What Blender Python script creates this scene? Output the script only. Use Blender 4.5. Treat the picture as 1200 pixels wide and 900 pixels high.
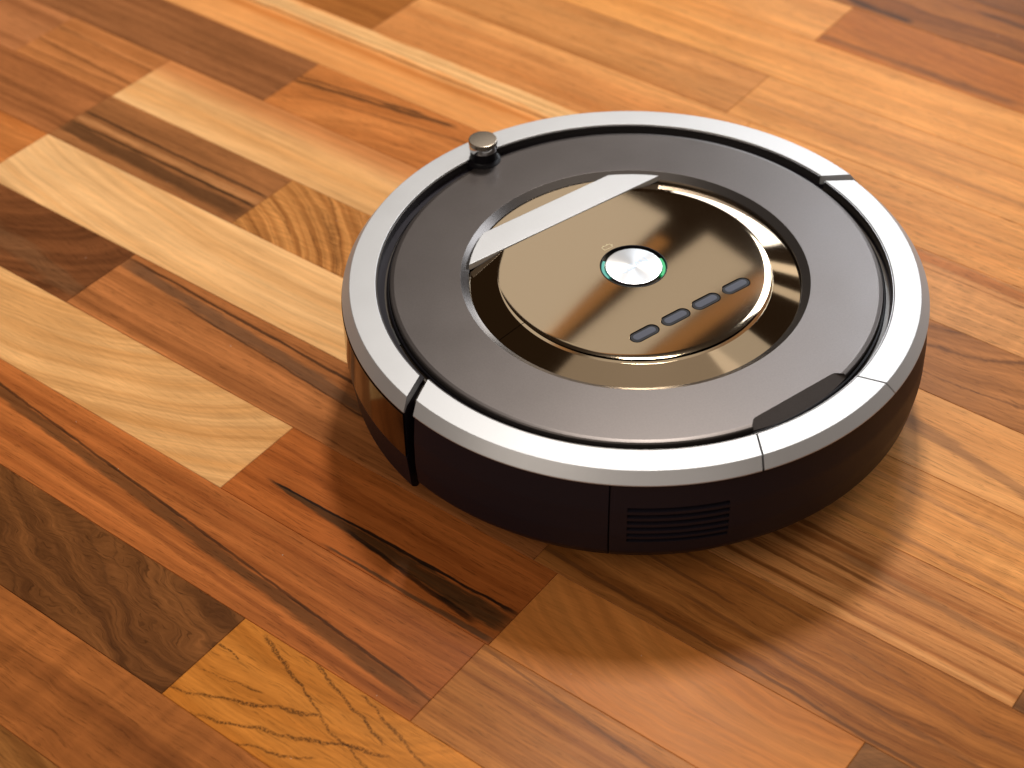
import bpy, bmesh, math, random
from mathutils import Vector, Matrix

for o in list(bpy.data.objects):
    bpy.data.objects.remove(o, do_unlink=True)
scene = bpy.context.scene
COL = scene.collection
rad = math.radians

# ------------------------------------------------------------------ camera
cd = bpy.data.cameras.new('camera')
cam = bpy.data.objects.new('camera', cd); COL.objects.link(cam)
_r = Vector((0.99969772, -0.0165805, -0.01815374))
_u = Vector((0.024586, 0.67418418, 0.73815393))
_f = Vector((0.0, 0.73837712, -0.67438804))
m = Matrix.Identity(4)
for i in range(3):
    m[i][0] = _r[i]; m[i][1] = _u[i]; m[i][2] = -_f[i]
m.translation = Vector((-0.0750, -0.8072, 0.7376))
cam.matrix_world = m
cd.sensor_width = 36.0
cd.lens = 2025.39 / 1200 * 36.0
cd.clip_start = 0.01; cd.clip_end = 50
cd.dof.use_dof = True
cd.dof.focus_distance = 1.0
cd.dof.aperture_fstop = 6.8
scene.camera = cam

# ------------------------------------------------------------------ light
world = bpy.data.worlds.new('World'); scene.world = world
world.use_nodes = True
bg = world.node_tree.nodes['Background']
bg.inputs[0].default_value = (0.46, 0.28, 0.15, 1)
bg.inputs[1].default_value = 0.065

def lamp(name, az, el, dist, sx, sy, power, col, roll=0.0, target=(0, 0, 0.085)):
    """a soft rectangular lamp; az measured from the far side towards the right"""
    a, e = rad(az), rad(el)
    d = Vector((math.sin(a) * math.cos(e), math.cos(a) * math.cos(e), math.sin(e)))
    ld = bpy.data.lights.new(name, 'AREA'); ld.shape = 'RECTANGLE'
    ld.size = sx; ld.size_y = sy; ld.energy = power; ld.color = col
    lo = bpy.data.objects.new(name, ld); COL.objects.link(lo)
    lo.location = Vector(target) + d * dist
    q = d.to_track_quat('Z', 'Y')
    lo.rotation_euler = (q.to_matrix() @ Matrix.Rotation(rad(roll), 3, 'Z')).to_euler()
    return lo

# the window that throws the shadow, a low bright window on the right, two pale wall patches
# that the mirror panel reflects, and added lamps for fill and reflected bands
lamp('window_light', 9, 59.0, 2.6, 0.26, 0.44, 42, (1.0, 0.94, 0.86))
lamp('low_window_light', 17.3, 13.5, 3.0, 0.80, 0.95, 11, (0.92, 0.96, 1.0))
lamp('right_fill_light', 20.5, 37.5, 3.0, 0.37, 0.58, 13, (0.84, 0.92, 1.0))  # added unseen lamp, brightens the right of lid and rim
lamp('far_right_fill_light', 52, 30, 3.0, 0.80, 1.30, 18, (0.90, 0.95, 1.0))  # added cool fill for the right bevel and lid
def patch(name, n0, n1, t0, t1, power, col):
    """lamp patch given in a tilted angular frame (degrees) about the mirror panel"""
    n_, t_ = (n0 + n1) / 2, (t0 + t1) / 2
    xi = n_ * 0.766 + t_ * 0.643; el = n_ * 0.643 - t_ * 0.766
    k = 3.0 * rad(1)
    return lamp(name, xi / math.cos(rad(el)), el, 3.0, (n1 - n0) * k, (t1 - t0) * k, power, col, roll=-40)
patch('wall_light_left', 18.0, 27.2, -38.0, -22.5, 1.05, (1.0, 0.93, 0.82))
patch('wall_light_right', 28.9, 32.7, -37.0, -22.0, 0.36, (1.0, 0.92, 0.80))
patch('orange_strip_left', 27.25, 28.2, -37.0, -24.0, 0.05, (1.0, 0.50, 0.18))  # added orange strip lamp edging the dark streak in the panel
patch('orange_strip_right', 32.75, 34.0, -37.0, -22.0, 0.07, (1.0, 0.50, 0.18))  # second added strip, orange edge beyond the right patch
lamp('right_band_light', 36, 55, 3.0, 0.45, 0.60, 0.55, (1.0, 0.93, 0.82))  # added lamp, puts a beige patch into the bezel's reflection
lamp('right_band_light_low', 28.5, 27.6, 3.0, 0.42, 0.13, 0.26, (1.0, 0.90, 0.75))  # narrow lamp added for the bright beige band on the bezel
lamp('right_band_light_mid', 32, 34.2, 3.0, 0.42, 0.13, 0.16, (1.0, 0.90, 0.75))  # likewise added, a dimmer reflected band above it
lamp('overhead_fill_light', 90, 80, 2.6, 2.4, 2.4, 7.5, (1.0, 0.88, 0.74))  # overhead fill lamp, added for ambient light
lamp('side_fill_light', -138, 46, 2.6, 1.5, 1.5, 19, (1.0, 0.90, 0.78))  # fill added from the front left to lift the near-left floor
lamp('camera_side_fill_light', 170, 32, 3.0, 2.0, 1.4, 9, (1.0, 0.92, 0.84))  # weak fill added on the camera side for bevel and body

vs = scene.view_settings
vs.view_transform = 'Standard'; vs.look = 'None'; vs.gamma = 1.0
vs.exposure = 0.0; vs.use_curve_mapping = False

# ------------------------------------------------------------------ helpers
def lin(c):
    o = []
    for v in c[:3]:
        v = v / 255.0
        o.append(v / 12.92 if v <= 0.04045 else ((v + 0.055) / 1.055) ** 2.4)
    return (o[0], o[1], o[2], 1.0)

def hue(c):
    import colorsys
    h, sa, v = colorsys.rgb_to_hsv(c[0] / 255, c[1] / 255, c[2] / 255)
    h = (27.6 + (h * 360 - 27.0) * 0.58) / 360; sa = min(1.0, sa * 1.01)
    r_, g_, b_ = colorsys.hsv_to_rgb(h, sa, v)
    return (r_ * 255, g_ * 255, b_ * 255)

def obj(name, mesh, mat=None, parent=None, loc=(0, 0, 0), rotz=0.0):
    o = bpy.data.objects.new(name, mesh); COL.objects.link(o)
    if mat is not None:
        mesh.materials.clear(); mesh.materials.append(mat)
    o.parent = parent
    o.location = loc; o.rotation_euler = (0, 0, rotz)
    if name != 'plank' and mesh is not None and len(mesh.polygons) > 30:
        wn = o.modifiers.new('weighted_normal', 'WEIGHTED_NORMAL'); wn.keep_sharp = True; wn.weight = 90
    return o

def finish(me, angle=32):
    for p in me.polygons: p.use_smooth = True
    me.set_sharp_from_angle(angle=rad(angle))
    return me

def from_bm(name, bm, angle=32):
    bmesh.ops.recalc_face_normals(bm, faces=bm.faces[:])
    me = bpy.data.meshes.new(name); bm.to_mesh(me); bm.free()
    return finish(me, angle)

def fillet(poly, rads, seg=4):
    """round the corners of a closed polygon [(a,b)]; rads is a number or one per corner"""
    n = len(poly); out = []
    for i in range(n):
        r = rads[i] if isinstance(rads, (list, tuple)) else rads
        p = Vector(poly[i]); a = Vector(poly[i - 1]); b = Vector(poly[(i + 1) % n])
        if r <= 0: out.append((p.x, p.y)); continue
        da = (a - p); db = (b - p)
        la, lb = da.length, db.length
        da.normalize(); db.normalize()
        cosang = max(-1, min(1, da.dot(db))); ang = math.acos(cosang)
        if ang > math.pi - 0.02: out.append((p.x, p.y)); continue
        t = min(r / math.tan(ang / 2), 0.45 * la, 0.45 * lb)
        rr = t * math.tan(ang / 2)
        p0 = p + da * t; p1 = p + db * t
        bis = (da + db).normalized(); c = p + bis * (rr / math.sin(ang / 2))
        v0 = p0 - c; v1 = p1 - c
        tot = v0.angle_signed(v1) if v0.length > 1e-9 else 0
        for k in range(seg + 1):
            th = -tot * k / seg
            q = Vector((v0.x * math.cos(th) - v0.y * math.sin(th), v0.x * math.sin(th) + v0.y * math.cos(th))) + c
            out.append((q.x, q.y))
    return out

def sweep(name, prof, a0, a1, n, angle=32, center=(0, 0)):
    """sweep a closed (r,z) profile about Z from a0 to a1 (degrees or functions of r); 360 -> closed ring"""
    f0 = a0 if callable(a0) else (lambda r: a0)
    f1 = a1 if callable(a1) else (lambda r: a1)
    full = (not callable(a0)) and (not callable(a1)) and abs((a1 - a0) - 360) < 1e-6
    bm = bmesh.new(); rows = []
    for k in range(n if full else n + 1):
        t = k / n; row = []
        for (r, z) in prof:
            a = rad(f0(r) + (f1(r) - f0(r)) * t)
            row.append(bm.verts.new((center[0] + r * math.cos(a), center[1] + r * math.sin(a), z)))
        rows.append(row)
    m_ = len(prof); N = len(rows)
    for k in range(N if full else N - 1):
        A, B = rows[k], rows[(k + 1) % N]
        for j in range(m_):
            j2 = (j + 1) % m_
            bm.faces.new((A[j], A[j2], B[j2], B[j]))
    if not full:
        bm.faces.new(rows[0]); bm.faces.new(list(reversed(rows[-1])))
    return from_bm(name, bm, angle)

def disc(name, prof, n=96, angle=32, center=(0, 0)):
    """open (r,z) profile; first and last points may lie on the axis"""
    bm = bmesh.new(); rows = []
    for (r, z) in prof:
        if r < 1e-7: rows.append([bm.verts.new((center[0], center[1], z))])
        else: rows.append([bm.verts.new((center[0] + r * math.cos(2 * math.pi * k / n), center[1] + r * math.sin(2 * math.pi * k / n), z)) for k in range(n)])
    for A, B in zip(rows[:-1], rows[1:]):
        for k in range(n):
            k2 = (k + 1) % n
            if len(A) == 1: bm.faces.new((A[0], B[k], B[k2]))
            elif len(B) == 1: bm.faces.new((A[k], B[0], A[k2]))
            else: bm.faces.new((A[k], B[k], B[k2], A[k2]))
    return from_bm(name, bm, angle)

def prism(name, poly, z0, z1, bev=0.0, seg=3, angle=32, topz=None):
    """extrude a polygon; top edge rounded by bev"""
    bm = bmesh.new()
    n = len(poly)
    c = Vector((sum(p[0] for p in poly) / n, sum(p[1] for p in poly) / n))
    def inset(d):
        out = []
        for i in range(n):
            p = Vector(poly[i]); a = Vector(poly[i - 1]); b = Vector(poly[(i + 1) % n])
            e0 = (p - a).normalized(); e1 = (b - p).normalized()
            n0 = Vector((-e0.y, e0.x)); n1 = Vector((-e1.y, e1.x))
            nn = (n0 + n1)
            if nn.length < 1e-6: nn = n0
            nn.normalize()
            k = max(0.4, nn.dot(n0))
            out.append(p + nn * (d / k))
        return out
    area = sum(poly[i - 1][0] * poly[i][1] - poly[i][0] * poly[i - 1][1] for i in range(n))
    if area < 0: poly = list(reversed(poly))
    rings = [[bm.verts.new((p[0], p[1], z0)) for p in poly]]
    if bev > 0:
        for k in range(seg + 1):
            t = (math.pi / 2) * k / seg
            pts = inset(bev * (1 - math.cos(t)))
            rings.append([bm.verts.new((p.x, p.y, z1 - bev + bev * math.sin(t))) for p in pts])
    else:
        rings.append([bm.verts.new((p[0], p[1], z1)) for p in poly])
    for A, B in zip(rings[:-1], rings[1:]):
        for i in range(n):
            j = (i + 1) % n
            bm.faces.new((A[i], A[j], B[j], B[i]))
    bm.faces.new(rings[-1]); bm.faces.new(list(reversed(rings[0])))
    return from_bm(name, bm, angle)

# ------------------------------------------------------------------ node helper
class NB:
    def __init__(self, name):
        self.mat = bpy.data.materials.new(name); self.mat.use_nodes = True
        self.nt = self.mat.node_tree; self.nt.nodes.clear()
        self.out = self.nt.nodes.new('ShaderNodeOutputMaterial')
    def n(self, t): return self.nt.nodes.new(t)
    def put(self, sock, v):
        if hasattr(v, 'links'): self.nt.links.new(v, sock)
        elif v is not None:
            if sock.type == 'RGBA' and len(v) == 3: v = (*v, 1)
            sock.default_value = v
    def math(self, op, a, b=None, c=None, clamp=False):
        nd = self.n('ShaderNodeMath'); nd.operation = op; nd.use_clamp = clamp
        self.put(nd.inputs[0], a)
        if b is not None: self.put(nd.inputs[1], b)
        if c is not None: self.put(nd.inputs[2], c)
        return nd.outputs[0]
    def xyz(self, x, y, z):
        nd = self.n('ShaderNodeCombineXYZ'); self.put(nd.inputs[0], x); self.put(nd.inputs[1], y); self.put(nd.inputs[2], z)
        return nd.outputs[0]
    def noise(self, vec, scale=1.0, detail=2.0, rough=0.5, dist=0.0):
        nd = self.n('ShaderNodeTexNoise'); self.put(nd.inputs['Vector'], vec)
        nd.inputs['Scale'].default_value = scale; nd.inputs['Detail'].default_value = detail
        nd.inputs['Roughness'].default_value = rough; nd.inputs['Distortion'].default_value = dist
        return nd.outputs['Fac']
    def smooth(self, v, a, b, c=0.0, d=1.0):
        nd = self.n('ShaderNodeMapRange'); nd.interpolation_type = 'SMOOTHSTEP'
        self.put(nd.inputs[0], v); self.put(nd.inputs[1], a); self.put(nd.inputs[2], b); self.put(nd.inputs[3], c); self.put(nd.inputs[4], d)
        return nd.outputs[0]
    def mix(self, f, a, b, mode='MIX'):
        nd = self.n('ShaderNodeMix'); nd.data_type = 'RGBA'; nd.blend_type = mode
        self.put(nd.inputs[0], f); self.put(nd.inputs[6], a); self.put(nd.inputs[7], b)
        return nd.outputs[2]
    def bump(self, h, strength, dist):
        nd = self.n('ShaderNodeBump'); nd.inputs['Strength'].default_value = strength
        nd.inputs['Distance'].default_value = dist; self.put(nd.inputs['Height'], h)
        return nd.outputs[0]
    def bsdf(self, **kw):
        nd = self.n('ShaderNodeBsdfPrincipled')
        for k, v in kw.items(): self.put(nd.inputs[k.replace('_', ' ')], v)
        self.nt.links.new(nd.outputs[0], self.out.inputs[0])
        return nd

# ------------------------------------------------------------------ wood
PITCH = 0.0644
def wood(name, light, dark, seed, freq=0.16, warp=3.0, fig=None, contrast=0.30, fibre=0.35, pores=0.35,
         streaks=(), curl=0.0, grad=None, veins=None, sway=0.8, broken=0.0):
    """procedural hardwood strip. Coordinates are millimetres along / across the strip."""
    b = NB(name)
    tc = b.n('ShaderNodeTexCoord')
    sp = b.n('ShaderNodeSeparateXYZ'); b.put(sp.inputs[0], tc.outputs['Object'])
    X = b.math('MULTIPLY', sp.outputs[0], 1000.0); Y = b.math('MULTIPLY', sp.outputs[1], 1000.0)
    sz = seed * 7.31
    wn = b.noise(b.xyz(b.math('MULTIPLY', X, 0.011), b.math('MULTIPLY', Y, 0.022), sz), 1.0, 2.0, 0.5)
    wv = b.math('MULTIPLY', b.math('SUBTRACT', wn, 0.5), warp * 2)
    wn2 = b.noise(b.xyz(b.math('MULTIPLY', X, 0.05), b.math('MULTIPLY', Y, 0.12), sz + 3), 1.0, 2.0, 0.5)
    wv = b.math('ADD', wv, b.math('MULTIPLY', b.math('SUBTRACT', wn2, 0.5), warp * 0.35))
    Yw = b.math('ADD', Y, wv)
    if fig:
        cx, cy, sx = fig
        dx = b.math('MULTIPLY', b.math('SUBTRACT', X, cx), sx)
        dy = b.math('SUBTRACT', Yw, cy)
        rf = b.math('SQRT', b.math('ADD', b.math('MULTIPLY', dx, dx), b.math('MULTIPLY', dy, dy)))
    else:
        rf = Yw
    g = b.noise(b.xyz(b.math('MULTIPLY', rf, freq), b.math('MULTIPLY', X, 0.0022), sz + 11), 1.0, 3.0, 0.55)
    g = b.smooth(g, 0.5 - contrast, 0.5 + contrast * 0.8)
    g2 = b.noise(b.xyz(b.math('MULTIPLY', rf, freq * 4.5), b.math('MULTIPLY', X, 0.006), sz + 17), 1.0, 2.0, 0.6)
    g2 = b.smooth(g2, 0.25, 0.75)
    col = b.mix(g, lin(hue(dark)), lin(hue(light)))
    # fine growth lines
    f2 = b.math('MULTIPLY_ADD', g2, 0.26, 0.87)
    # fibres
    fb = b.noise(b.xyz(b.math('MULTIPLY', X, 0.028), b.math('MULTIPLY', Yw, 0.62), sz + 23), 1.0, 4.0, 0.72)
    f3 = b.math('MULTIPLY_ADD', b.math('SUBTRACT', fb, 0.5), fibre * 2.4, 1.0)
    # pores: short dark dashes
    po = b.noise(b.xyz(b.math('MULTIPLY', X, 0.075), b.math('MULTIPLY', Yw, 1.25), sz + 31), 1.0, 2.0, 0.6)
    po = b.smooth(po, 0.57, 0.68, 1.0, 1.0 - pores)
    # large mottling
    mo = b.noise(b.xyz(b.math('MULTIPLY', X, 0.014), b.math('MULTIPLY', Y, 0.035), sz + 41), 1.0, 3.0, 0.5)
    f4 = b.math('MULTIPLY_ADD', b.math('SUBTRACT', mo, 0.5), 0.45, 1.0)
    tot = b.math('MULTIPLY', b.math('MULTIPLY', f2, f3), b.math('MULTIPLY', po, f4))
    if curl > 0:
        cu = b.noise(b.xyz(b.math('MULTIPLY', X, 0.085), b.math('MULTIPLY', Y, 0.018), sz + 53), 1.0, 1.5, 0.5, 0.6)
        tot = b.math('MULTIPLY', tot, b.math('MULTIPLY_ADD', b.math('SUBTRACT', cu, 0.5), curl * 2.2, 1.0))
    if grad:   # sapwood: another colour over one side of the strip
        gc, y0, y1 = grad
        gf = b.smooth(Yw, y0, y1)
        col = b.mix(gf, col, lin(hue(gc)))
    if veins:  # thin dark broken veins following the figure
        vcol, vf, vth, vs_ = veins
        vn = b.noise(b.xyz(b.math('MULTIPLY', rf, vf), b.math('MULTIPLY', X, 0.004), sz + 61), 1.0, 1.0, 0.4)
        vd = b.math('ABSOLUTE', b.math('SUBTRACT', vn, 0.5))
        brk = b.noise(b.xyz(b.math('MULTIPLY', X, 0.14), b.math('MULTIPLY', Yw, 0.5), sz + 67), 1.0, 4.0, 0.7)
        vm = b.smooth(b.math('MULTIPLY_ADD', b.math('SUBTRACT', brk, 0.5), -vth * 2.5, vd), 0.0, vth, vs_, 0.0)
        col = b.mix(vm, col, lin(hue(vcol)))
    edge = b.noise(b.xyz(b.math('MULTIPLY', X, 0.030), b.math('MULTIPLY', Y, 0.25), sz + 71), 1.0, 4.0, 0.65)
    ed = b.math('MULTIPLY', b.math('SUBTRACT', edge, 0.5), 1.0)
    swn = b.noise(b.xyz(b.math('MULTIPLY', X, 0.055), b.math('MULTIPLY', Y, 0.03), sz + 83), 1.0, 3.0, 0.6)
    sw = b.math('MULTIPLY', b.math('SUBTRACT', swn, 0.5), sway * 2.5)
    if broken > 0:
        bk = b.noise(b.xyz(b.math('MULTIPLY', X, 0.9), b.math('MULTIPLY', Y, 0.9), sz + 89), 1.0, 3.0, 0.7)
        bk = b.smooth(bk, 0.38, 0.56, 1.0 - broken, 1.0)
    for (x0, y0, x1, y1, w0, w1, scol, st) in streaks:
        t = b.math('DIVIDE', b.math('SUBTRACT', X, x0), max(1e-3, x1 - x0))
        tcl = b.math('MINIMUM', b.math('MAXIMUM', t, 0.0), 1.0)
        yl = b.math('MULTIPLY_ADD', tcl, y1 - y0, y0)
        w = b.math('MULTIPLY_ADD', tcl, w1 - w0, w0)
        dd = b.math('ABSOLUTE', b.math('SUBTRACT', b.math('ADD', sw, b.math('MULTIPLY_ADD', wv, 0.35, Y)), yl))
        dd = b.math('ADD', dd, b.math('MULTIPLY', ed, b.math('MULTIPLY', w, 1.7)))
        mk = b.smooth(b.math('DIVIDE', dd, w), 0.45, 1.1, 1.0, 0.0)
        ends = b.math('MULTIPLY', b.smooth(t, -0.06, 0.05), b.smooth(t, 0.95, 1.06, 1.0, 0.0))
        ff = b.math('MULTIPLY_ADD', fb, 0.9, 0.5)
        mk = b.math('MULTIPLY', b.math('MULTIPLY', mk, ends), b.math('MULTIPLY', ff, st), clamp=True)
        if broken > 0: mk = b.math('MULTIPLY', mk, bk)
        col = b.mix(mk, col, lin(hue(scol)))
    gray = b.xyz(tot, tot, tot)
    col = b.mix(1.0, col, gray, 'MULTIPLY')
    rg = b.noise(tc.outputs['Object'], 9.0, 3.0, 0.6)
    rough = b.math('ADD', b.math('MULTIPLY_ADD', rg, 0.12, 0.22), b.math('MULTIPLY', fb, 0.08))
    nrm = b.bump(b.math('ADD', fb, b.math('MULTIPLY', po, 0.6)), 0.10, 0.0004)
    b.bsdf(Base_Color=col, Roughness=rough, Normal=nrm, Specular_IOR_Level=0.045)
    return b.mat

# rows of strips: row k spans v = -28 + 64.4 k .. +64.4 (mm); u runs along the strip.
VN = (74, 44, 20); BLK = (38, 24, 18); DBR = (78, 46, 28)
# (row, u0, u1, light, dark, options)  streaks are given in absolute u,v
P = [
 (-7, -330, 60, (170, 112, 58), (122, 74, 36), dict(fig=(140, -60, .5), freq=.14, veins=((92, 54, 26), .05, .03, .8))),
 (-6, -420, 190, (168, 96, 50), (118, 62, 32), dict(freq=.06, warp=9, curl=.24, fibre=.3)),
 (-5, -420, -63, (130, 78, 42), (74, 41, 22), dict(fig=(420, 130, .45), freq=.085, warp=24, contrast=.30, fibre=.5, veins=((70, 42, 24), .10, .025, .3))),
 (-5, -63, 240, (212, 138, 58), (176, 104, 36), dict(fig=(40, 95, .55), freq=.06, warp=8, curl=.06, sway=4.0, broken=.85, streaks=[
    (-62, -344, 15, -312, 1.05, 1.65, VN, .85), (-45, -288, 15, -311, 1.65, 1.05, VN, .85), (-9, -287, 53, -304, 1.35, 1.20, VN, .8), (-38, -349, 60, -309, 1.20, 1.80, VN, .85),
    (-62, -307, -46, -310, 1.05, 0.75, VN, .8), (24, -287, 80, -302, 1.05, 1.05, VN, .7), (-9, -350, 30, -333, 1.05, 1.05, VN, .8), (15, -312, 70, -326, 1.50, 0.90, VN, .7), (-58, -326, -20, -318, 0.60, 0.75, VN, .6), (30, -349, 120, -318, 1.20, 1.20, VN, .7)])),
 (-4, -520, 55, (188, 104, 56), (148, 74, 38), dict(freq=.10, warp=2, streaks=[(-520, -226, 55, -273, 4.5, 5.5, (92, 58, 34), .8), (-520, -222, 55, -268, 1.0, 1.3, (52, 32, 22), .8), (-300, -262, 55, -282, 2, 3, (140, 70, 38), .7)])),
 (-4, 55, 420, (190, 122, 62), (146, 84, 40), dict(freq=.11, warp=1.5, contrast=.22, streaks=[(55, -224, 300, -246, 1.0, 1.4, (120, 72, 40), .7)])),
 (-3, -560, -145, (228, 178, 114), (204, 148, 86), dict(fig=(120, 120, .42), freq=.11, warp=5, contrast=.30, fibre=.22, pores=.15)),
 (-3, -145, 57, (186, 98, 50), (150, 72, 34), dict(freq=.07, warp=3, streaks=[(-120, -199, 57, -205, 1.5, 10.5, (82, 52, 30), 1.0), (-122, -198.5, 57, -194.5, .9, 1.5, BLK, 1.0), (-60, -203, 40, -213, 1.2, 2.6, BLK, .85), (-62, -219, 57, -218, .9, 2.6, (86, 56, 34), .9), (-145, -172, 10, -180, 2, 1, (140, 66, 32), .6)])),
 (-3, 57, 252, (206, 132, 68), (188, 110, 52), dict(fig=(150, 100, .5), freq=.05, warp=8, contrast=.4, fibre=.25, pores=.12)),
 (-3, 252, 560, (150, 98, 56), (96, 60, 34), dict(fig=(60, 30, .6), freq=.12, warp=9)),
 (-2, -620, -352, (134, 76, 46), (78, 40, 24), dict(fig=(60, 90, .5), freq=.07, warp=14, contrast=.24, curl=.08, streaks=[(-500, -130, -352, -145, 14, 9, (124, 84, 56), .55)])),
 (-2, -352, 40, (186, 112, 66), (140, 78, 44), dict(freq=.15, warp=3, streaks=[(-352, -103, 40, -130, 6.0, 7.0, (112, 74, 52), .9), (-352, -98, 40, -110, 1.3, 1.6, (60, 36, 24), .85), (-290, -113, 40, -134, .8, 1.0, (78, 46, 30), .8)])),
 (-2, 40, 460, (190, 120, 62), (136, 76, 36), dict(fig=(172, 46, .07), freq=.10, warp=8, contrast=.25, fibre=.45, streaks=[(40, -146, 330, -156, 1.8, 1.4, (96, 56, 32), .7), (40, -112, 150, -118, 2.4, .8, (110, 64, 36), .75), (205, -112, 420, -120, 1.0, 4.0, (128, 76, 44), .55), (120, -128, 420, -143, 1.4, 2.6, (118, 70, 40), .65), (60, -100, 190, -104, 1.0, 1.4, (120, 72, 42), .6)])),
 (-1, -800, -514, (206, 124, 68), (176, 96, 48), dict(freq=.06, warp=5)),
 (-1, -514, -120, (236, 190, 128), (218, 164, 102), dict(fig=(250, 190, .40), freq=.085, warp=4, contrast=.33, fibre=.16, pores=.12)),
 (-1, -120, 303, (208, 140, 82), (156, 90, 48), dict(freq=.19, warp=1.6, contrast=.24, streaks=[(180, -50, 303, -56, 3, 4, (146, 98, 62), .65), (190, -87, 303, -89.5, 1.6, 2.2, (220, 160, 98), .5), (-40, -38, 190, -42, 4.0, 2.0, (126, 72, 36), .8), (-40, -52, 215, -60, 3.0, 1.6, (112, 62, 30), .8), (-40, -66, 180, -72, 3.4, 1.4, (120, 68, 34), .8), (-40, -80, 200, -84, 3.0, 1.2, (130, 76, 38), .75)])),  # stripes near the robot: dark grain plus shadow tone put into the colour
 (-1, 303, 560, (150, 96, 58), (100, 62, 36), dict(freq=.12, warp=6)),
 (0, -860, -514, (172, 102, 62), (126, 70, 42), dict(freq=.15, warp=2, contrast=.25)),
 (0, -514, -322, (168, 106, 64), (132, 80, 48), dict(freq=.05, warp=2, streaks=[(-514, -12, -322, -15, 8, 8, (92, 58, 36), .9), (-514, -5, -322, -4, 1.5, 1.8, (58, 40, 26), .9), (-514, 2, -322, 1, 3.5, 3.5, (196, 134, 84), .7), (-514, 10, -322, 9, 1.8, 2.2, (80, 50, 32), .9)])),
 (0, -322, -110, (206, 142, 78), (152, 92, 46), dict(fig=(-60, -120, 1.0), freq=.20, warp=6, contrast=.24, fibre=.5, veins=((112, 64, 32), .12, .03, .7))),
 (0, -110, 420, (222, 156, 90), (198, 128, 68), dict(freq=.08, warp=3, curl=.12, streaks=[(120, -16, 420, -24, 3, 4, (166, 110, 70), .6), (120, 22, 420, 6, 2.5, 3, (176, 118, 76), .55)])),
 (1, -960, -627, (190, 118, 76), (148, 86, 54), dict(freq=.13, warp=2)),
 (1, -627, -513, (198, 124, 74), (164, 96, 54), dict(freq=.10, warp=2, streaks=[(-627, 84, -513, 80, 1.2, 1.2, (110, 64, 38), .8), (-627, 62, -513, 57, 1.6, 1.6, (108, 62, 36), .8), (-627, 46, -513, 50, 1.2, 1.2, (120, 70, 42), .7)])),
 (1, -513, -130, (232, 184, 122), (214, 156, 94), dict(freq=.05, warp=3, fibre=.18, pores=.12, grad=((200, 126, 76), 30, 58))),
 (1, -130, 460, (226, 162, 98), (206, 138, 80), dict(freq=.07, warp=3, fibre=.22, streaks=[(150, 74, 300, 44, 6.5, 5, (164, 112, 72), .85)])),
 (2, -960, -412, (160, 98, 62), (116, 66, 40), dict(freq=.10, warp=2, contrast=.30)),
 (2, -412, -120, (204, 126, 70), (180, 102, 54), dict(fig=(150, -20, .4), freq=.06, warp=7, streaks=[(-412, 137, -270, 158, 2.6, 3.2, (96, 58, 34), .9), (-420, 142, -300, 158, 1.0, 1.4, (62, 40, 28), .9), (-390, 126, -240, 148, .9, 1.6, (120, 72, 42), .7)])),
 (2, -120, 460, (188, 122, 72), (146, 90, 50), dict(fig=(190, 80, .3), freq=.10, warp=9, contrast=.28, veins=((104, 64, 40), .045, .02, .7))),
 (3, -900, -160, (232, 164, 100), (212, 136, 74), dict(freq=.05, warp=2, fibre=.2, pores=.15, streaks=[(-900, 217, -160, 220, 11, 10, (236, 190, 126), .95), (-900, 206, -160, 208, 1.0, 1.0, (120, 74, 40), .85), (-600, 220, -160, 222, .8, 1.2, (176, 128, 76), .8), (-600, 214, -160, 215, .7, .9, (180, 130, 80), .8), (-900, 198, -160, 200, 5, 4, (206, 122, 62), .8)])),
 (3, -160, 460, (216, 152, 94), (188, 122, 72), dict(freq=.08, warp=3, curl=.20, pores=.5, streaks=[(40, 222, 460, 222, 6, 6, (182, 106, 58), .85), (60, 212, 460, 212, 1, 1, (140, 80, 44), .7)])),
 (4, -900, -412, (178, 110, 56), (140, 80, 38), dict(freq=.08, warp=4)),
 (4, -412, -90, (212, 142, 84), (190, 116, 64), dict(freq=.06, warp=3, fibre=.25, grad=((222, 154, 92), 40, 60))),
 (4, -90, 460, (222, 156, 90), (204, 134, 74), dict(freq=.09, warp=2.5, fibre=.28, pores=.5, streaks=[(-60, 270, 460, 268, 1.6, 1.6, (170, 110, 64), .6)])),
 (5, -800, -112, (206, 142, 84), (180, 114, 62), dict(freq=.05, warp=4, fibre=.28)),
 (5, -112, 460, (222, 156, 90), (200, 130, 72), dict(freq=.09, warp=2.5, fibre=.28, streaks=[(-112, 318, 300, 314, 2.5, 3, (182, 124, 74), .7), (-112, 340, 300, 346, 2, 3, (186, 124, 72), .6)])),
 (6, -760, 330, (228, 160, 90), (212, 140, 74), dict(freq=.05, warp=4, fibre=.22)),
 (6, 330, 560, (222, 152, 86), (200, 128, 68), dict(freq=.06, warp=4, fibre=.22)),
 (7, -700, -109, (224, 158, 90), (206, 136, 72), dict(freq=.06, warp=4, fibre=.2)),
 (7, -109, 420, (184, 110, 52), (162, 90, 40), dict(fig=(300, 150, .3), freq=.045, warp=9, streaks=[(-109, 433, 60, 431, 4, 5, (116, 70, 38), .7)])),
 (8, -640, -150, (188, 116, 58), (150, 86, 40), dict(freq=.08, warp=5)),
 (8, -150, 330, (170, 104, 48), (124, 70, 32), dict(fig=(100, 200, .3), freq=.05, warp=12, streaks=[(-150, 500, -60, 494, 3, 5, (70, 42, 24), .9), (-20, 540, 200, 528, 3, 4, (72, 44, 24), .8)])),
 (9, -500, 300, (150, 90, 44), (104, 60, 28), dict(freq=.08, warp=9)),
]

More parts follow.
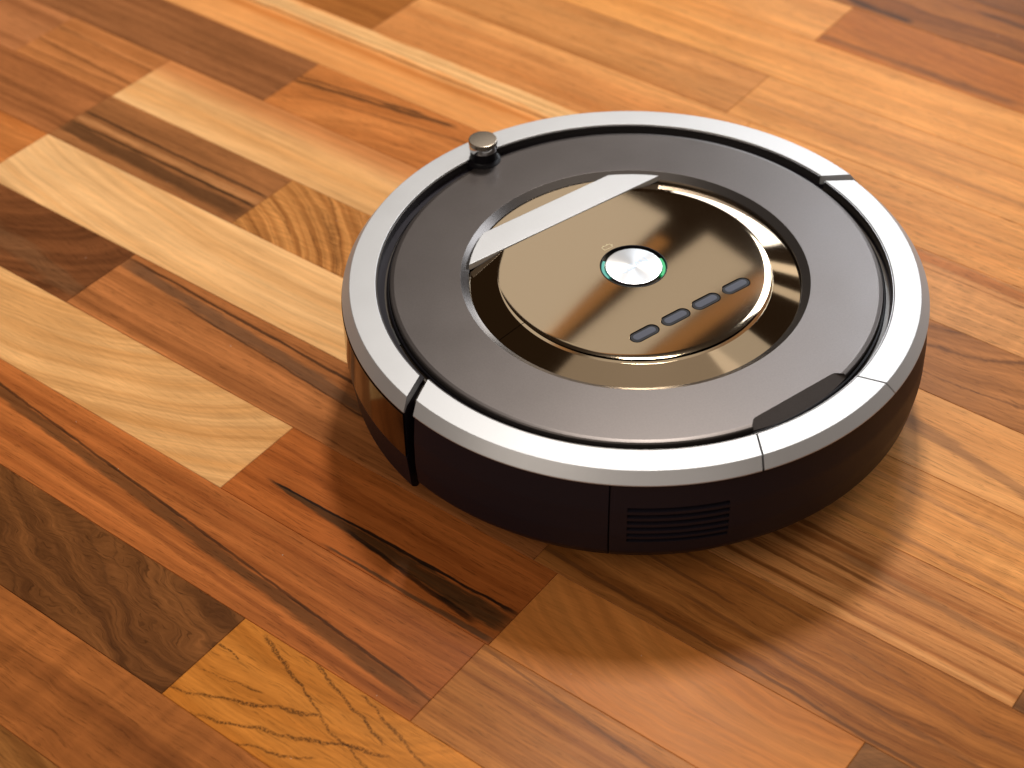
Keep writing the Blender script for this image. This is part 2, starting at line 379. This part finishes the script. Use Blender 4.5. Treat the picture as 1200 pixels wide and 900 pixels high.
TH = -0.66388
rng = random.Random(5)
floor_me = bpy.data.meshes.new('floor')
bm = bmesh.new()
c4 = [bm.verts.new((x, y, z)) for z in (-0.030, -0.0122) for (x, y) in ((-1.35, -0.95), (0.95, -0.95), (0.95, 1.15), (-1.35, 1.15))]
for f in ((0, 3, 2, 1), (4, 5, 6, 7), (0, 1, 5, 4), (1, 2, 6, 5), (2, 3, 7, 6), (3, 0, 4, 7)):
    bm.faces.new([c4[i] for i in f])
bm.to_mesh(floor_me); bm.free()
subm = NB('subfloor'); subm.bsdf(Base_Color=lin((70, 48, 32)), Roughness=0.8)
floor = obj('floor', floor_me, subm.mat, None, (0, 0, 0), TH)
floor['kind'] = 'structure'
floor['label'] = 'lacquered parquet floor of mixed pale, red and dark hardwood strips'

plank_cache = {}
def plank_mesh(L_):
    key = round(L_, 4)
    if key in plank_cache: return plank_cache[key].copy()
    g_, bv = 0.00010, 0.00030
    poly = [(g_, g_), (L_ - g_, g_), (L_ - g_, PITCH - g_), (g_, PITCH - g_)]
    bm = bmesh.new()
    lev = [(-0.012, 0), (-bv, 0), (0.0, bv)]
    rings = []
    for z, i in lev:
        rings.append([bm.verts.new((g_ + i, g_ + i, z)), bm.verts.new((L_ - g_ - i, g_ + i, z)),
                      bm.verts.new((L_ - g_ - i, PITCH - g_ - i, z)), bm.verts.new((g_ + i, PITCH - g_ - i, z))])
    for A, B in zip(rings[:-1], rings[1:]):
        for i in range(4):
            j = (i + 1) % 4
            bm.faces.new((A[i], A[j], B[j], B[i]))
    bm.faces.new(rings[-1])
    me = bpy.data.meshes.new('plank'); bm.to_mesh(me); bm.free()
    plank_cache[key] = me
    return me

mats_pool = []
taken = {}
for i, (row, u0, u1, lc, dc, op) in enumerate(P):
    op = dict(op)
    v0 = -28 + 64.4 * row
    op['streaks'] = [(a - u0, b_ - v0, c_ - u0, d_ - v0, w0, w1, sc, st) for (a, b_, c_, d_, w0, w1, sc, st) in op.get('streaks', ())]
    mt = wood('wood_strip_%02d' % i, lc, dc, i + 1.0, **op)
    if not op['streaks']: mats_pool.append(mt)
    # tiny differences in height between neighbouring strips
    pz = rng.uniform(-0.00006, 0.00006)
    obj('plank', plank_mesh((u1 - u0) / 1000), mt, floor, (u0 / 1000, v0 / 1000, pz))
    t = taken.setdefault(row, [1e9, -1e9]); t[0] = min(t[0], u0); t[1] = max(t[1], u1)
for row in range(-13, 17):
    v0 = -28 + 64.4 * row
    if row in taken: spans = [(taken[row][0], -1), (taken[row][1], 1)]
    else: spans = [(rng.uniform(-150, 150), -1), (None, 1)]
    start = None
    for (s, dr) in spans:
        if s is None: s = start
        start = s
        while -1300 < s < 900:
            L_ = rng.choice((260, 340, 420, 300))
            a0 = s if dr > 0 else s - L_
            obj('plank', plank_mesh(L_ / 1000), rng.choice(mats_pool), floor, (a0 / 1000, v0 / 1000, rng.uniform(-0.00006, 0.00006)))
            s += dr * L_

# ------------------------------------------------------------------ robot materials
def simple(name, col, rough, metal=0.0, coat=0.0, coat_rough=0.05, spec=0.5, speck=0.0, speck_scale=1500.0, bumpd=0.0, tint=0.0):
    b = NB(name); tc = b.n('ShaderNodeTexCoord')
    c = col if len(col) == 4 else (*col, 1)
    rr = rough
    nrm = None
    base = c
    big = b.noise(tc.outputs['Object'], 22.0, 4.0, 0.6)
    rr = b.math('MULTIPLY_ADD', b.math('SUBTRACT', big, 0.5), rough * 0.35, rough)
    if speck > 0:
        sn = b.noise(tc.outputs['Object'], speck_scale, 2.0, 0.6)
        k = b.math('MULTIPLY_ADD', b.math('SUBTRACT', sn, 0.5), speck * 2, 1.0)
        base = b.mix(1.0, c, b.xyz(k, k, k), 'MULTIPLY')
        if bumpd > 0: nrm = b.bump(sn, 0.25, bumpd)
    b.bsdf(Base_Color=base, Roughness=rr, Metallic=metal, Coat_Weight=coat, Coat_Roughness=coat_rough, Specular_IOR_Level=spec, Normal=nrm)
    return b.mat

M_SILVER = simple('silver_paint', (0.49, 0.49, 0.50), 0.41, 0.40, speck=0.02, speck_scale=900)
M_LID = simple('graphite_satin', (0.084, 0.071, 0.067), 0.33, 0.62, speck=0.15, speck_scale=1000)
M_LIDEDGE = simple('graphite_gloss', (0.17, 0.155, 0.15), 0.24, 0.85)
M_BODY = simple('black_brown_plastic', (0.0155, 0.0125, 0.0185), 0.5, 0.0, spec=0.15, speck=0.05, speck_scale=900)
M_DARK = simple('matt_black', (0.008, 0.007, 0.007), 0.6)
M_GROOVE = simple('brown_black_groove', (0.050, 0.036, 0.026), 0.35, 0.1)
M_SMOKE = simple('smoked_window', (0.012, 0.006, 0.0035), 0.10, 0.0, spec=0.4)
M_BRONZE = simple('bronze_mirror', (0.50, 0.39, 0.27), 0.055, 1.0)
M_CAP = simple('bronze_grey_satin', (0.30, 0.25, 0.20), 0.25, 0.8)
M_CHROME = simple('chrome', (0.75, 0.76, 0.78), 0.06, 1.0)
M_KEY = simple('slate_rubber', (0.088, 0.094, 0.125), 0.5, 0.0, spec=0.12)
M_KEYRIM = simple('black_gloss', (0.006, 0.005, 0.007), 0.4, spec=0.15)
M_PRINT = simple('pale_print', (0.60, 0.48, 0.26), 0.5)
M_RUBBER = simple('tyre_rubber', (0.02, 0.02, 0.02), 0.7)

b = NB('brushed_aluminium')
tg = b.n('ShaderNodeTangent'); tg.direction_type = 'RADIAL'; tg.axis = 'Z'
tc = b.n('ShaderNodeTexCoord'); sp = b.n('ShaderNodeSeparateXYZ'); b.put(sp.inputs[0], tc.outputs['Object'])
rr_ = b.math('SQRT', b.math('ADD', b.math('MULTIPLY', sp.outputs[0], sp.outputs[0]), b.math('MULTIPLY', sp.outputs[1], sp.outputs[1])))
ln_ = b.noise(b.xyz(b.math('MULTIPLY', rr_, 6000.0), 0.0, 0.0), 1.0, 2.0)
bs = b.bsdf(Base_Color=(0.60, 0.60, 0.61, 1), Metallic=1.0, Roughness=b.math('MULTIPLY_ADD', ln_, 0.12, 0.25), Anisotropic=0.7)
b.nt.links.new(tg.outputs[0], bs.inputs['Tangent'])
M_BRUSH = b.mat
b = NB('text_etch'); b.bsdf(Base_Color=(0.42, 0.52, 0.64, 1), Roughness=0.4, Metallic=0.4); M_ETCH = b.mat
b = NB('green_light'); b.bsdf(Base_Color=(0.02, 0.3, 0.12, 1), Roughness=0.3, Emission_Color=(0.02, 0.75, 0.22, 1), Emission_Strength=0.36); M_GREEN = b.mat
b = NB('teal_light'); b.bsdf(Base_Color=(0.05, 0.3, 0.25, 1), Roughness=0.3, Emission_Color=(0.10, 0.62, 0.50, 1), Emission_Strength=0.3); M_TEAL = b.mat

# ------------------------------------------------------------------ robot
ROT = rad(35.6)
bot = bpy.data.objects.new('robot_vacuum', None); COL.objects.link(bot)
bot.empty_display_size = 0.05
bot.location = (0, 0, 0); bot.rotation_euler = (0, 0, ROT)
bot['label'] = 'round robot vacuum cleaner with silver rim, graphite lid and bronze mirror panel on parquet'
bot['category'] = 'robot vacuum'

def lerp(x, a, b_, c_, d_): return c_ + (d_ - c_) * (x - a) / (b_ - a)
def ang_of(y, r): return math.degrees(math.asin(max(-1, min(1, y / r))))
# end cuts: y as a function of radius (metres)
def y_b(r): return lerp(r, 0.154, 0.170, 0.0018, -0.0085)      # bumper end
def y_r(r): return lerp(r, 0.154, 0.170, -0.0050, -0.0158)     # rear start
def b0(r): return ang_of(y_b(r), r)
def b1(r): return 180 - ang_of(y_b(r), r)
def r0(r): return 180 - ang_of(y_r(r), r)
def r1(r): return 360 + ang_of(y_r(r), r)
def seam(side, off):
    def f(r):
        w = lerp(r, 0.1525, 0.1735, 14.2, 16.4)
        return 270 + side * w + off
    return f

ZT = 0.0900
# front bumper
skirt_prof = fillet([(0.1500, 0.0150), (0.1660, 0.0140), (0.1728, 0.0215), (0.1760, 0.0480), (0.1741, 0.0480), (0.1741, 0.0835), (0.1500, 0.0835)],
                    [0.001, 0.003, 0.008, 0.0003, 0, 0, 0])
bumper = obj('bumper', sweep('bumper', skirt_prof, b0, b1, 96), M_BODY, bot)
win_prof = fillet([(0.1744, 0.0484), (0.1762, 0.0484), (0.1759, 0.0815), (0.1744, 0.0815)], [0, 0.0004, 0.0006, 0])
obj('sensor_window', sweep('sensor_window', win_prof, lambda r: b0(r) + 0.25, lambda r: b1(r) - 0.25, 96), M_SMOKE, bumper)
rim_prof_b = fillet([(0.1548, 0.0800), (0.1742, 0.0815), (0.1757, 0.0826), (0.1705, ZT), (0.1548, ZT)], [0, 0, 0.0006, 0.0007, 0.0005])
brim = obj('rim', sweep('rim', rim_prof_b, b0, b1, 128), M_SILVER, bumper)
wall_b = fillet([(0.1540, 0.0795), (0.1546, 0.0795), (0.1546, 0.0893), (0.1540, 0.0893)], 0.0001, 1)
obj('inner_wall', sweep('inner_wall', wall_b, lambda r: b0(r) + .2, lambda r: b1(r) - .2, 128), M_LIDEDGE, bumper)

# rear body
body_prof = fillet([(0.060, 0.0120), (0.1480, 0.0125), (0.1605, 0.0150), (0.1735, 0.0310), (0.1757, 0.0470), (0.1752, 0.0650), (0.1722, 0.0822), (0.060, 0.0822)],
                   [0, 0.003, 0.008, 0.012, 0.03, 0.03, 0.0004, 0])
def bin0(r): return 180 + 46.2
def bin1(r): return 360 - 46.2
SG = 0.14
obj('side_panel', sweep('side_panel', body_prof, r0, lambda r: bin0(r) - SG, 48), M_BODY, bot)
obj('side_panel', sweep('side_panel', body_prof, lambda r: bin1(r) + SG, r1, 48), M_BODY, bot)

# dust bin shell with vent slots cut through it
def boolean_diff(me, cutters):
    base = bpy.data.objects.new('tmp', me); COL.objects.link(base)
    cs = []
    for cme in cutters:
        co = bpy.data.objects.new('tmpc', cme); COL.objects.link(co); cs.append(co)
        md = base.modifiers.new('b', 'BOOLEAN'); md.operation = 'DIFFERENCE'; md.object = co; md.solver = 'EXACT'
    dg = bpy.context.evaluated_depsgraph_get()
    out = bpy.data.meshes.new_from_object(base.evaluated_get(dg))
    for o_ in [base] + cs: bpy.data.objects.remove(o_, do_unlink=True)
    return finish(out, 32)
bin_me = sweep('dust_bin', body_prof, lambda r: bin0(r) + SG, lambda r: bin1(r) - SG, 96)
VA0, VA1 = 229.4, 247.6
slots = []
NS = 6
VZ0, VZ1 = 0.0408, 0.0688
pitch = (VZ1 - VZ0) / NS
for k in range(NS):
    zc = VZ0 + (k + 0.5) * pitch
    h = pitch * 0.30
    slots.append(sweep('slot', [(0.1605, zc - h), (0.1800, zc - h), (0.1800, zc + h), (0.1605, zc + h)], VA0, VA1, 24))
bin_me = boolean_diff(bin_me, slots)
dust_bin = obj('dust_bin', bin_me, M_BODY, bot)
obj('vent_backing', sweep('vent_backing', [(0.1600, VZ0 - .002), (0.1610, VZ0 - .002), (0.1610, VZ1 + .002), (0.1600, VZ1 + .002)], VA0 - .5, VA1 + .5, 24), M_DARK, dust_bin)

rim_prof_r = fillet([(0.1528, 0.0828), (0.1726, 0.0828), (0.1744, 0.0838), (0.1684, ZT), (0.1528, ZT)], [0, 0.0003, 0.0006, 0.0007, 0.0005])
obj('rim', sweep('rim', rim_prof_r, r0, lambda r: seam(-1, -0.21)(r), 80), M_SILVER, bot)
obj('bin_release', sweep('bin_release', rim_prof_r, lambda r: seam(-1, 0.21)(r), lambda r: seam(1, -0.21)(r), 48), M_SILVER, bot)
obj('rim', sweep('rim', rim_prof_r, lambda r: seam(1, 0.21)(r), r1, 80), M_SILVER, bot)
wall_r = fillet([(0.1521, 0.0826), (0.1526, 0.0826), (0.1526, 0.0896), (0.1521, 0.0896)], 0.0001, 1)
obj('inner_wall', sweep('inner_wall', wall_r, lambda r: r0(r) + .1, lambda r: r1(r) - .1, 128), M_LIDEDGE, bot)

# chassis under everything
ch = disc('chassis', fillet([(0.0, 0.0128), (0.1480, 0.0128), (0.1590, 0.0200), (0.1630, 0.0790), (0.1515, 0.0800), (0.1512, 0.0826), (0.1400, 0.0826), (0.0, 0.0826)],
                             [0, 0.003, 0.004, 0.001, 0, 0.0003, 0, 0])[:], 128)
obj('chassis', ch, M_GROOVE, bot)
# wheels carry it
for s in (-1, 1):
    bm = bmesh.new()
    bmesh.ops.create_cone(bm, cap_ends=True, segments=40, radius1=0.036, radius2=0.036, depth=0.018,
                          matrix=Matrix.Translation((s * 0.115, 0, 0.036)) @ Matrix.Rotation(math.pi / 2, 4, 'Y'))
    bmesh.ops.bevel(bm, geom=[e for e in bm.edges if len(e.link_faces) == 2 and max(len(f.verts) for f in e.link_faces) > 8], offset=0.003, segments=2, affect='EDGES')
    obj('wheel', from_bm('wheel', bm), M_RUBBER, bot)
bm = bmesh.new()
bmesh.ops.create_uvsphere(bm, u_segments=24, v_segments=12, radius=0.012, matrix=Matrix.Translation((0, 0.125, 0.012)))
obj('caster', from_bm('caster', bm), M_RUBBER, bot)

# lid: annulus with the finger recess at the rear
ZL = 0.0888
lid_prof = fillet([(0.0995, 0.0835), (0.1468, 0.0835), (0.1468, ZL - 0.0004), (0.1440, ZL), (0.1362, ZL), (0.1043, ZL), (0.0995, ZL - 0.0030)],
                  [0, 0.0003, 0.0012, 0.003, 0, 0.0003, 0.0001], 6)
lid_me = sweep('lid', lid_prof, 0, 360, 192)
# wedge cutter: plane through (y=-0.137, z=ZL) sloping down to (y=-0.1475, z=0.0836)
bm = bmesh.new()
# use a sloping plane: base points lowered linearly with distance from the front edge
def wedge2(bm):
    def zz(y): return ZL + 0.00035 + (y + 0.1366) * 0.46
    pl = [(-0.0250, -0.1366), (0.0250, -0.1366), (0.0305, -0.1378), (0.0345, -0.1412), (0.0350, -0.1500), (-0.0350, -0.1500), (-0.0345, -0.1412), (-0.0305, -0.1378)]
    lo = [bm.verts.new((x, y, zz(y))) for x, y in pl]; hi = [bm.verts.new((x, y, ZL + 0.01)) for x, y in pl]
    bm.faces.new(list(reversed(lo))); bm.faces.new(hi)
    for i in range(len(pl)):
        j = (i + 1) % len(pl); bm.faces.new((lo[i], lo[j], hi[j], hi[i]))
wedge2(bm)
wme = from_bm('wedge', bm)
lid_me = boolean_diff(lid_me, [wme]); lid_me.set_sharp_from_angle(angle=rad(16))
lid = obj('lid', lid_me, M_LID, bot)
lid_me.materials.append(M_LIDEDGE)
for p_ in lid_me.polygons:
    r_ = math.hypot(p_.center.x, p_.center.y)
    if r_ < 0.1041 and p_.normal.z < 0.95: p_.material_index = 1
# thin gasket between lid and groove
obj('gasket', sweep('gasket', fillet([(0.1470, 0.0826), (0.1486, 0.0826), (0.1486, 0.0852), (0.1470, 0.0858)], 0.0005), 0, 360, 160), M_KEYRIM, lid)
# latch slots in the groove
for a in (197, 163):
    obj('slot', sweep('slot', fillet([(0.1484, 0.0828), (0.1502, 0.0828), (0.1502, 0.0834), (0.1484, 0.0834)], 0.0001, 1), a - 3, a + 3, 8), M_DARK, lid)

# ---- control panel (bronze mirror)
PC = (0.0018, 0.0032)           # panel centre in robot coordinates
RI, RO = 0.0818, 0.0992
ZP = 0.0884                      # panel edge height
def arc_y(yy, r): return math.degrees(math.asin(yy / r))
chamf = fillet([(0.0800, 0.0832), (RO, 0.0832), (RO, 0.0840), (RI + 0.0003, ZP - 0.0003), (0.0800, ZP - 0.0003)], [0, 0, 0.0003, 0.0004, 0])
HY0, HY1 = 0.0660, 0.0866        # handle band
SPL = 0.0035
sp0 = lambda r: arc_y(SPL + 0.00025, r); sp1 = lambda r: arc_y(SPL - 0.00025, r)
hy = lambda r: arc_y(HY0 - 0.0004, r)
panel = obj('control_panel', bpy.data.meshes.new('x'), None, bot)
obj('bezel', sweep('bezel', chamf, sp0, hy, 48), M_BRONZE, panel)
obj('bezel', sweep('bezel', chamf, lambda r: 180 - hy(r), lambda r: 180 - sp0(r), 48), M_BRONZE, panel)
obj('bezel', sweep('bezel', chamf, lambda r: 180 - sp1(r), lambda r: 360 + sp1(r), 128), M_BRONZE, panel)

# domed disc, cut off along the handle, with holes left open for the button wells
DOME = 0.0011
def zdome(x, y):
    rr = ((x - PC[0]) ** 2 + (y - PC[1]) ** 2) / RI ** 2
    return ZP + DOME * (1 - rr)
bm = bmesh.new()
rings = []; NR, NA = 40, 160
cv = bm.verts.new((PC[0], PC[1], zdome(*PC)))
rs = [RI * (k + 1) / NR for k in range(NR)]
for k, r in enumerate(rs):
    row = []
    for j in range(NA):
        a = 2 * math.pi * j / NA
        x, y = PC[0] + r * math.cos(a), PC[1] + r * math.sin(a)
        row.append(bm.verts.new((x, y, zdome(x, y) - (0.00018 if k == NR - 1 else 0))))
    rings.append(row)
for j in range(NA): bm.faces.new((cv, rings[0][j], rings[0][(j + 1) % NA]))
for A, B in zip(rings[:-1], rings[1:]):
    for j in range(NA): bm.faces.new((A[j], B[j], B[(j + 1) % NA], A[(j + 1) % NA]))
skirt = [bm.verts.new((v.co.x + (v.co.x - PC[0]) * .003, v.co.y + (v.co.y - PC[1]) * .003, 0.0848)) for v in rings[-1]]
for j in range(NA): bm.faces.new((rings[-1][j], skirt[j], skirt[(j + 1) % NA], rings[-1][(j + 1) % NA]))
bm.faces.new(list(reversed(skirt)))
pm = from_bm('control_panel', bm, 40)
# cutters: beyond handle, clean button well, four key wells
BC = (0.0024, 0.0040); BR = 0.0199
keys = [(-0.0316 + 0.0234 * k, -0.0470) for k in range(4)]
KL, KW = 0.0202, 0.0090
def capsule(cx, cy, L_, W_, n=12):
    pts = []
    for k in range(n + 1):
        a = -math.pi / 2 + math.pi * k / n
        pts.append((cx + L_ / 2 - W_ / 2 + W_ / 2 * math.cos(a), cy + W_ / 2 * math.sin(a)))
    for k in range(n + 1):
        a = math.pi / 2 + math.pi * k / n
        pts.append((cx - L_ / 2 + W_ / 2 + W_ / 2 * math.cos(a), cy + W_ / 2 * math.sin(a)))
    return pts
def circ(cx, cy, r, n=72): return [(cx + r * math.cos(2 * math.pi * k / n), cy + r * math.sin(2 * math.pi * k / n)) for k in range(n)]
cuts = [prism('c', [(-0.1, HY0 - 0.0005), (0.1, HY0 - 0.0005), (0.1, 0.12), (-0.1, 0.12)], 0.08, 0.1),
        prism('c', circ(BC[0], BC[1], BR), 0.0862, 0.1)]
for (kx, ky) in keys: cuts.append(prism('c', capsule(kx, ky, KL, KW), 0.0868, 0.1))
pm = boolean_diff(pm, cuts)
pm.set_sharp_from_angle(angle=rad(24))
wn = panel.modifiers.new('weighted_normal', 'WEIGHTED_NORMAL'); wn.keep_sharp = True
old = panel.data; panel.data = pm; bpy.data.meshes.remove(old)
pm.materials.clear(); pm.materials.append(M_BRONZE)

# clean button
ZB = zdome(*BC)
well = sweep('button_ring', fillet([(BR - 0.0006, 0.0864), (BR + 0.0004, 0.0864), (BR + 0.0004, ZB + 0.0002), (BR - 0.0002, ZB + 0.00025)], 0.0001, 1), 0, 360, 96, center=BC)
obj('button_ring', well, M_KEYRIM, panel)
cb_me = disc('clean_button', [(0.0, 0.0005), (0.0165, 0.0005), (0.0171, 0.00035), (0.0173, 0.0), (0.0173, -0.0022)], 96)
cbtn = obj('clean_button', cb_me, M_BRUSH, panel, (BC[0], BC[1], ZB - 0.0004))
for (a, mt_) in ((-36, M_GREEN), (150, M_TEAL)):
    obj('status_light', sweep('status_light', [(0.0176, -0.0022), (0.0192, -0.0022), (0.0192, -0.0006), (0.0176, -0.0006)], a - 26, a + 26, 24), mt_, cbtn)

def text_mesh(txt, size, thick):
    cu = bpy.data.curves.new('t', 'FONT'); cu.body = txt; cu.size = size; cu.align_x = 'CENTER'; cu.align_y = 'CENTER'; cu.extrude = thick
    to = bpy.data.objects.new('t', cu); COL.objects.link(to)
    dg = bpy.context.evaluated_depsgraph_get()
    me = bpy.data.meshes.new_from_object(to.evaluated_get(dg))
    bpy.data.objects.remove(to, do_unlink=True)
    return me
obj('lettering', text_mesh('CLEAN', 0.0068, 0.00002), M_ETCH, cbtn, (0, 0, 0.00053))

# battery mark beside the button
bx, by = (BC[0] - 0.0007, BC[1] + BR + 0.0042)
bm = bmesh.new()
def frame(bm, x0, y0, x1, y1, w, z):
    o4 = [(x0, y0), (x1, y0), (x1, y1), (x0, y1)]; i4 = [(x0 + w, y0 + w), (x1 - w, y0 + w), (x1 - w, y1 - w), (x0 + w, y1 - w)]
    O = [bm.verts.new((*p, z)) for p in o4]; I = [bm.verts.new((*p, z)) for p in i4]
    for i in range(4):
        j = (i + 1) % 4; bm.faces.new((O[i], O[j], I[j], I[i]))
def rect(bm, x0, y0, x1, y1, z): bm.faces.new([bm.verts.new((*p, z)) for p in ((x0, y0), (x1, y0), (x1, y1), (x0, y1))])
zb_ = zdome(bx, by) + 0.00006
frame(bm, bx - .0036, by - .0019, bx + .0030, by + .0017, .00045, zb_)
rect(bm, bx + .0031, by - .0008, bx + .0038, by + .0006, zb_)
rect(bm, bx - .0022, by + .0018, bx - .0010, by + .0024, zb_)
rect(bm, bx + .0006, by + .0018, bx + .0018, by + .0024, zb_)
obj('battery_mark', from_bm('battery_mark', bm), M_PRINT, panel)

# small keys
for (kx, ky) in keys:
    zk = zdome(kx, ky)
    k_me = prism('key', capsule(0, 0, KL - 0.0007, KW - 0.0007), -0.0012, -0.00015, 0.0006)
    ko = obj('key', k_me, M_KEYRIM, panel, (kx, ky, zk))
    ins = prism('key_cap', capsule(0, 0.0, KL - 0.0044, KW - 0.0040), -0.0004, 0.00012, 0.0003)
    obj('key_cap', ins, M_KEY, ko)

# handle band and the mirror segment behind it
def band(y0, y1, R, n=14):
    pts = []
    a0, a1 = math.asin(y0 / R), math.asin(y1 / R)
    for k in range(n + 1):
        a = a0 + (a1 - a0) * k / n; pts.append((R * math.cos(a), R * math.sin(a)))
    for k in range(n + 1):
        a = a1 + (a0 - a1) * k / n; pts.append((-R * math.cos(a), R * math.sin(a)))
    return pts
obj('handle', prism('handle', band(HY0, HY1, 0.0997), 0.0850, ZL + 0.0002, 0.0005), M_SILVER, bot)
seg_pts = []
R_ = 0.0990; a0 = math.asin((HY1 + 0.0004) / R_)
for k in range(33):
    a = a0 + (math.pi - 2 * a0) * k / 32; seg_pts.append((R_ * math.cos(a), R_ * math.sin(a)))
obj('rear_mirror', prism('rear_mirror', seg_pts, 0.0840, 0.0858, 0.0006), M_BRONZE, bot)

# sensor dome on the bumper side of the lid
PX, PY = -0.0032, 0.1500
dome = obj('sensor_dome', disc('sensor_dome', [(0.0, 0.0845), (0.0114, 0.0845), (0.0116, 0.0882), (0.0110, 0.0893), (0.0094, 0.0899), (0.0087, 0.0908), (0.0085, 0.0955), (0.0080, 0.0968), (0.0, 0.0968)], 64, center=(0, 0)), M_KEYRIM, bot, (PX, PY, 0))
obj('chrome_ring', disc('chrome_ring', [(0.0070, 0.0966), (0.0084, 0.0966), (0.0090, 0.0974), (0.0091, 0.0990), (0.0085, 0.1010), (0.0078, 0.1014), (0.0070, 0.1014)], 64), M_CHROME, dome)
obj('cap', disc('cap', [(0.0070, 0.1012), (0.0090, 0.1014), (0.0093, 0.1018), (0.0093, 0.1040), (0.0091, 0.1045), (0.0086, 0.1047), (0.0, 0.1048)], 64), M_CAP, dome)

# ------------------------------------------------------------------ a few specks of dust on the boards
drng = random.Random(11)
bm = bmesh.new()
for k in range(110):
    while True:
        x, y = drng.uniform(-0.55, 0.40), drng.uniform(-0.36, 0.45)
        if math.hypot(x, y) > 0.20: break
    s_ = drng.uniform(0.00016, 0.00034); a0 = drng.uniform(0, 6.28); st = drng.uniform(1.0, 2.4)
    vs_ = []
    for j in range(5):
        a = a0 + j * 2 * math.pi / 5; r = s_ * drng.uniform(0.7, 1.2)
        px, py = r * math.cos(a) * st, r * math.sin(a)
        vs_.append(bm.verts.new((x + px * math.cos(a0) - py * math.sin(a0), y + px * math.sin(a0) + py * math.cos(a0), 0.00012)))
    top = bm.verts.new((x, y, 0.00012 + s_ * 0.8))
    for j in range(5): bm.faces.new((vs_[j], vs_[(j + 1) % 5], top))
dm = NB('dust'); dm.bsdf(Base_Color=lin((205, 190, 170)), Roughness=0.9)
dust = obj('dust', from_bm('dust', bm), dm.mat)
dust['kind'] = 'stuff'
dust['label'] = 'tiny pale dust specks scattered on the wooden floor'
dust['category'] = 'dust'
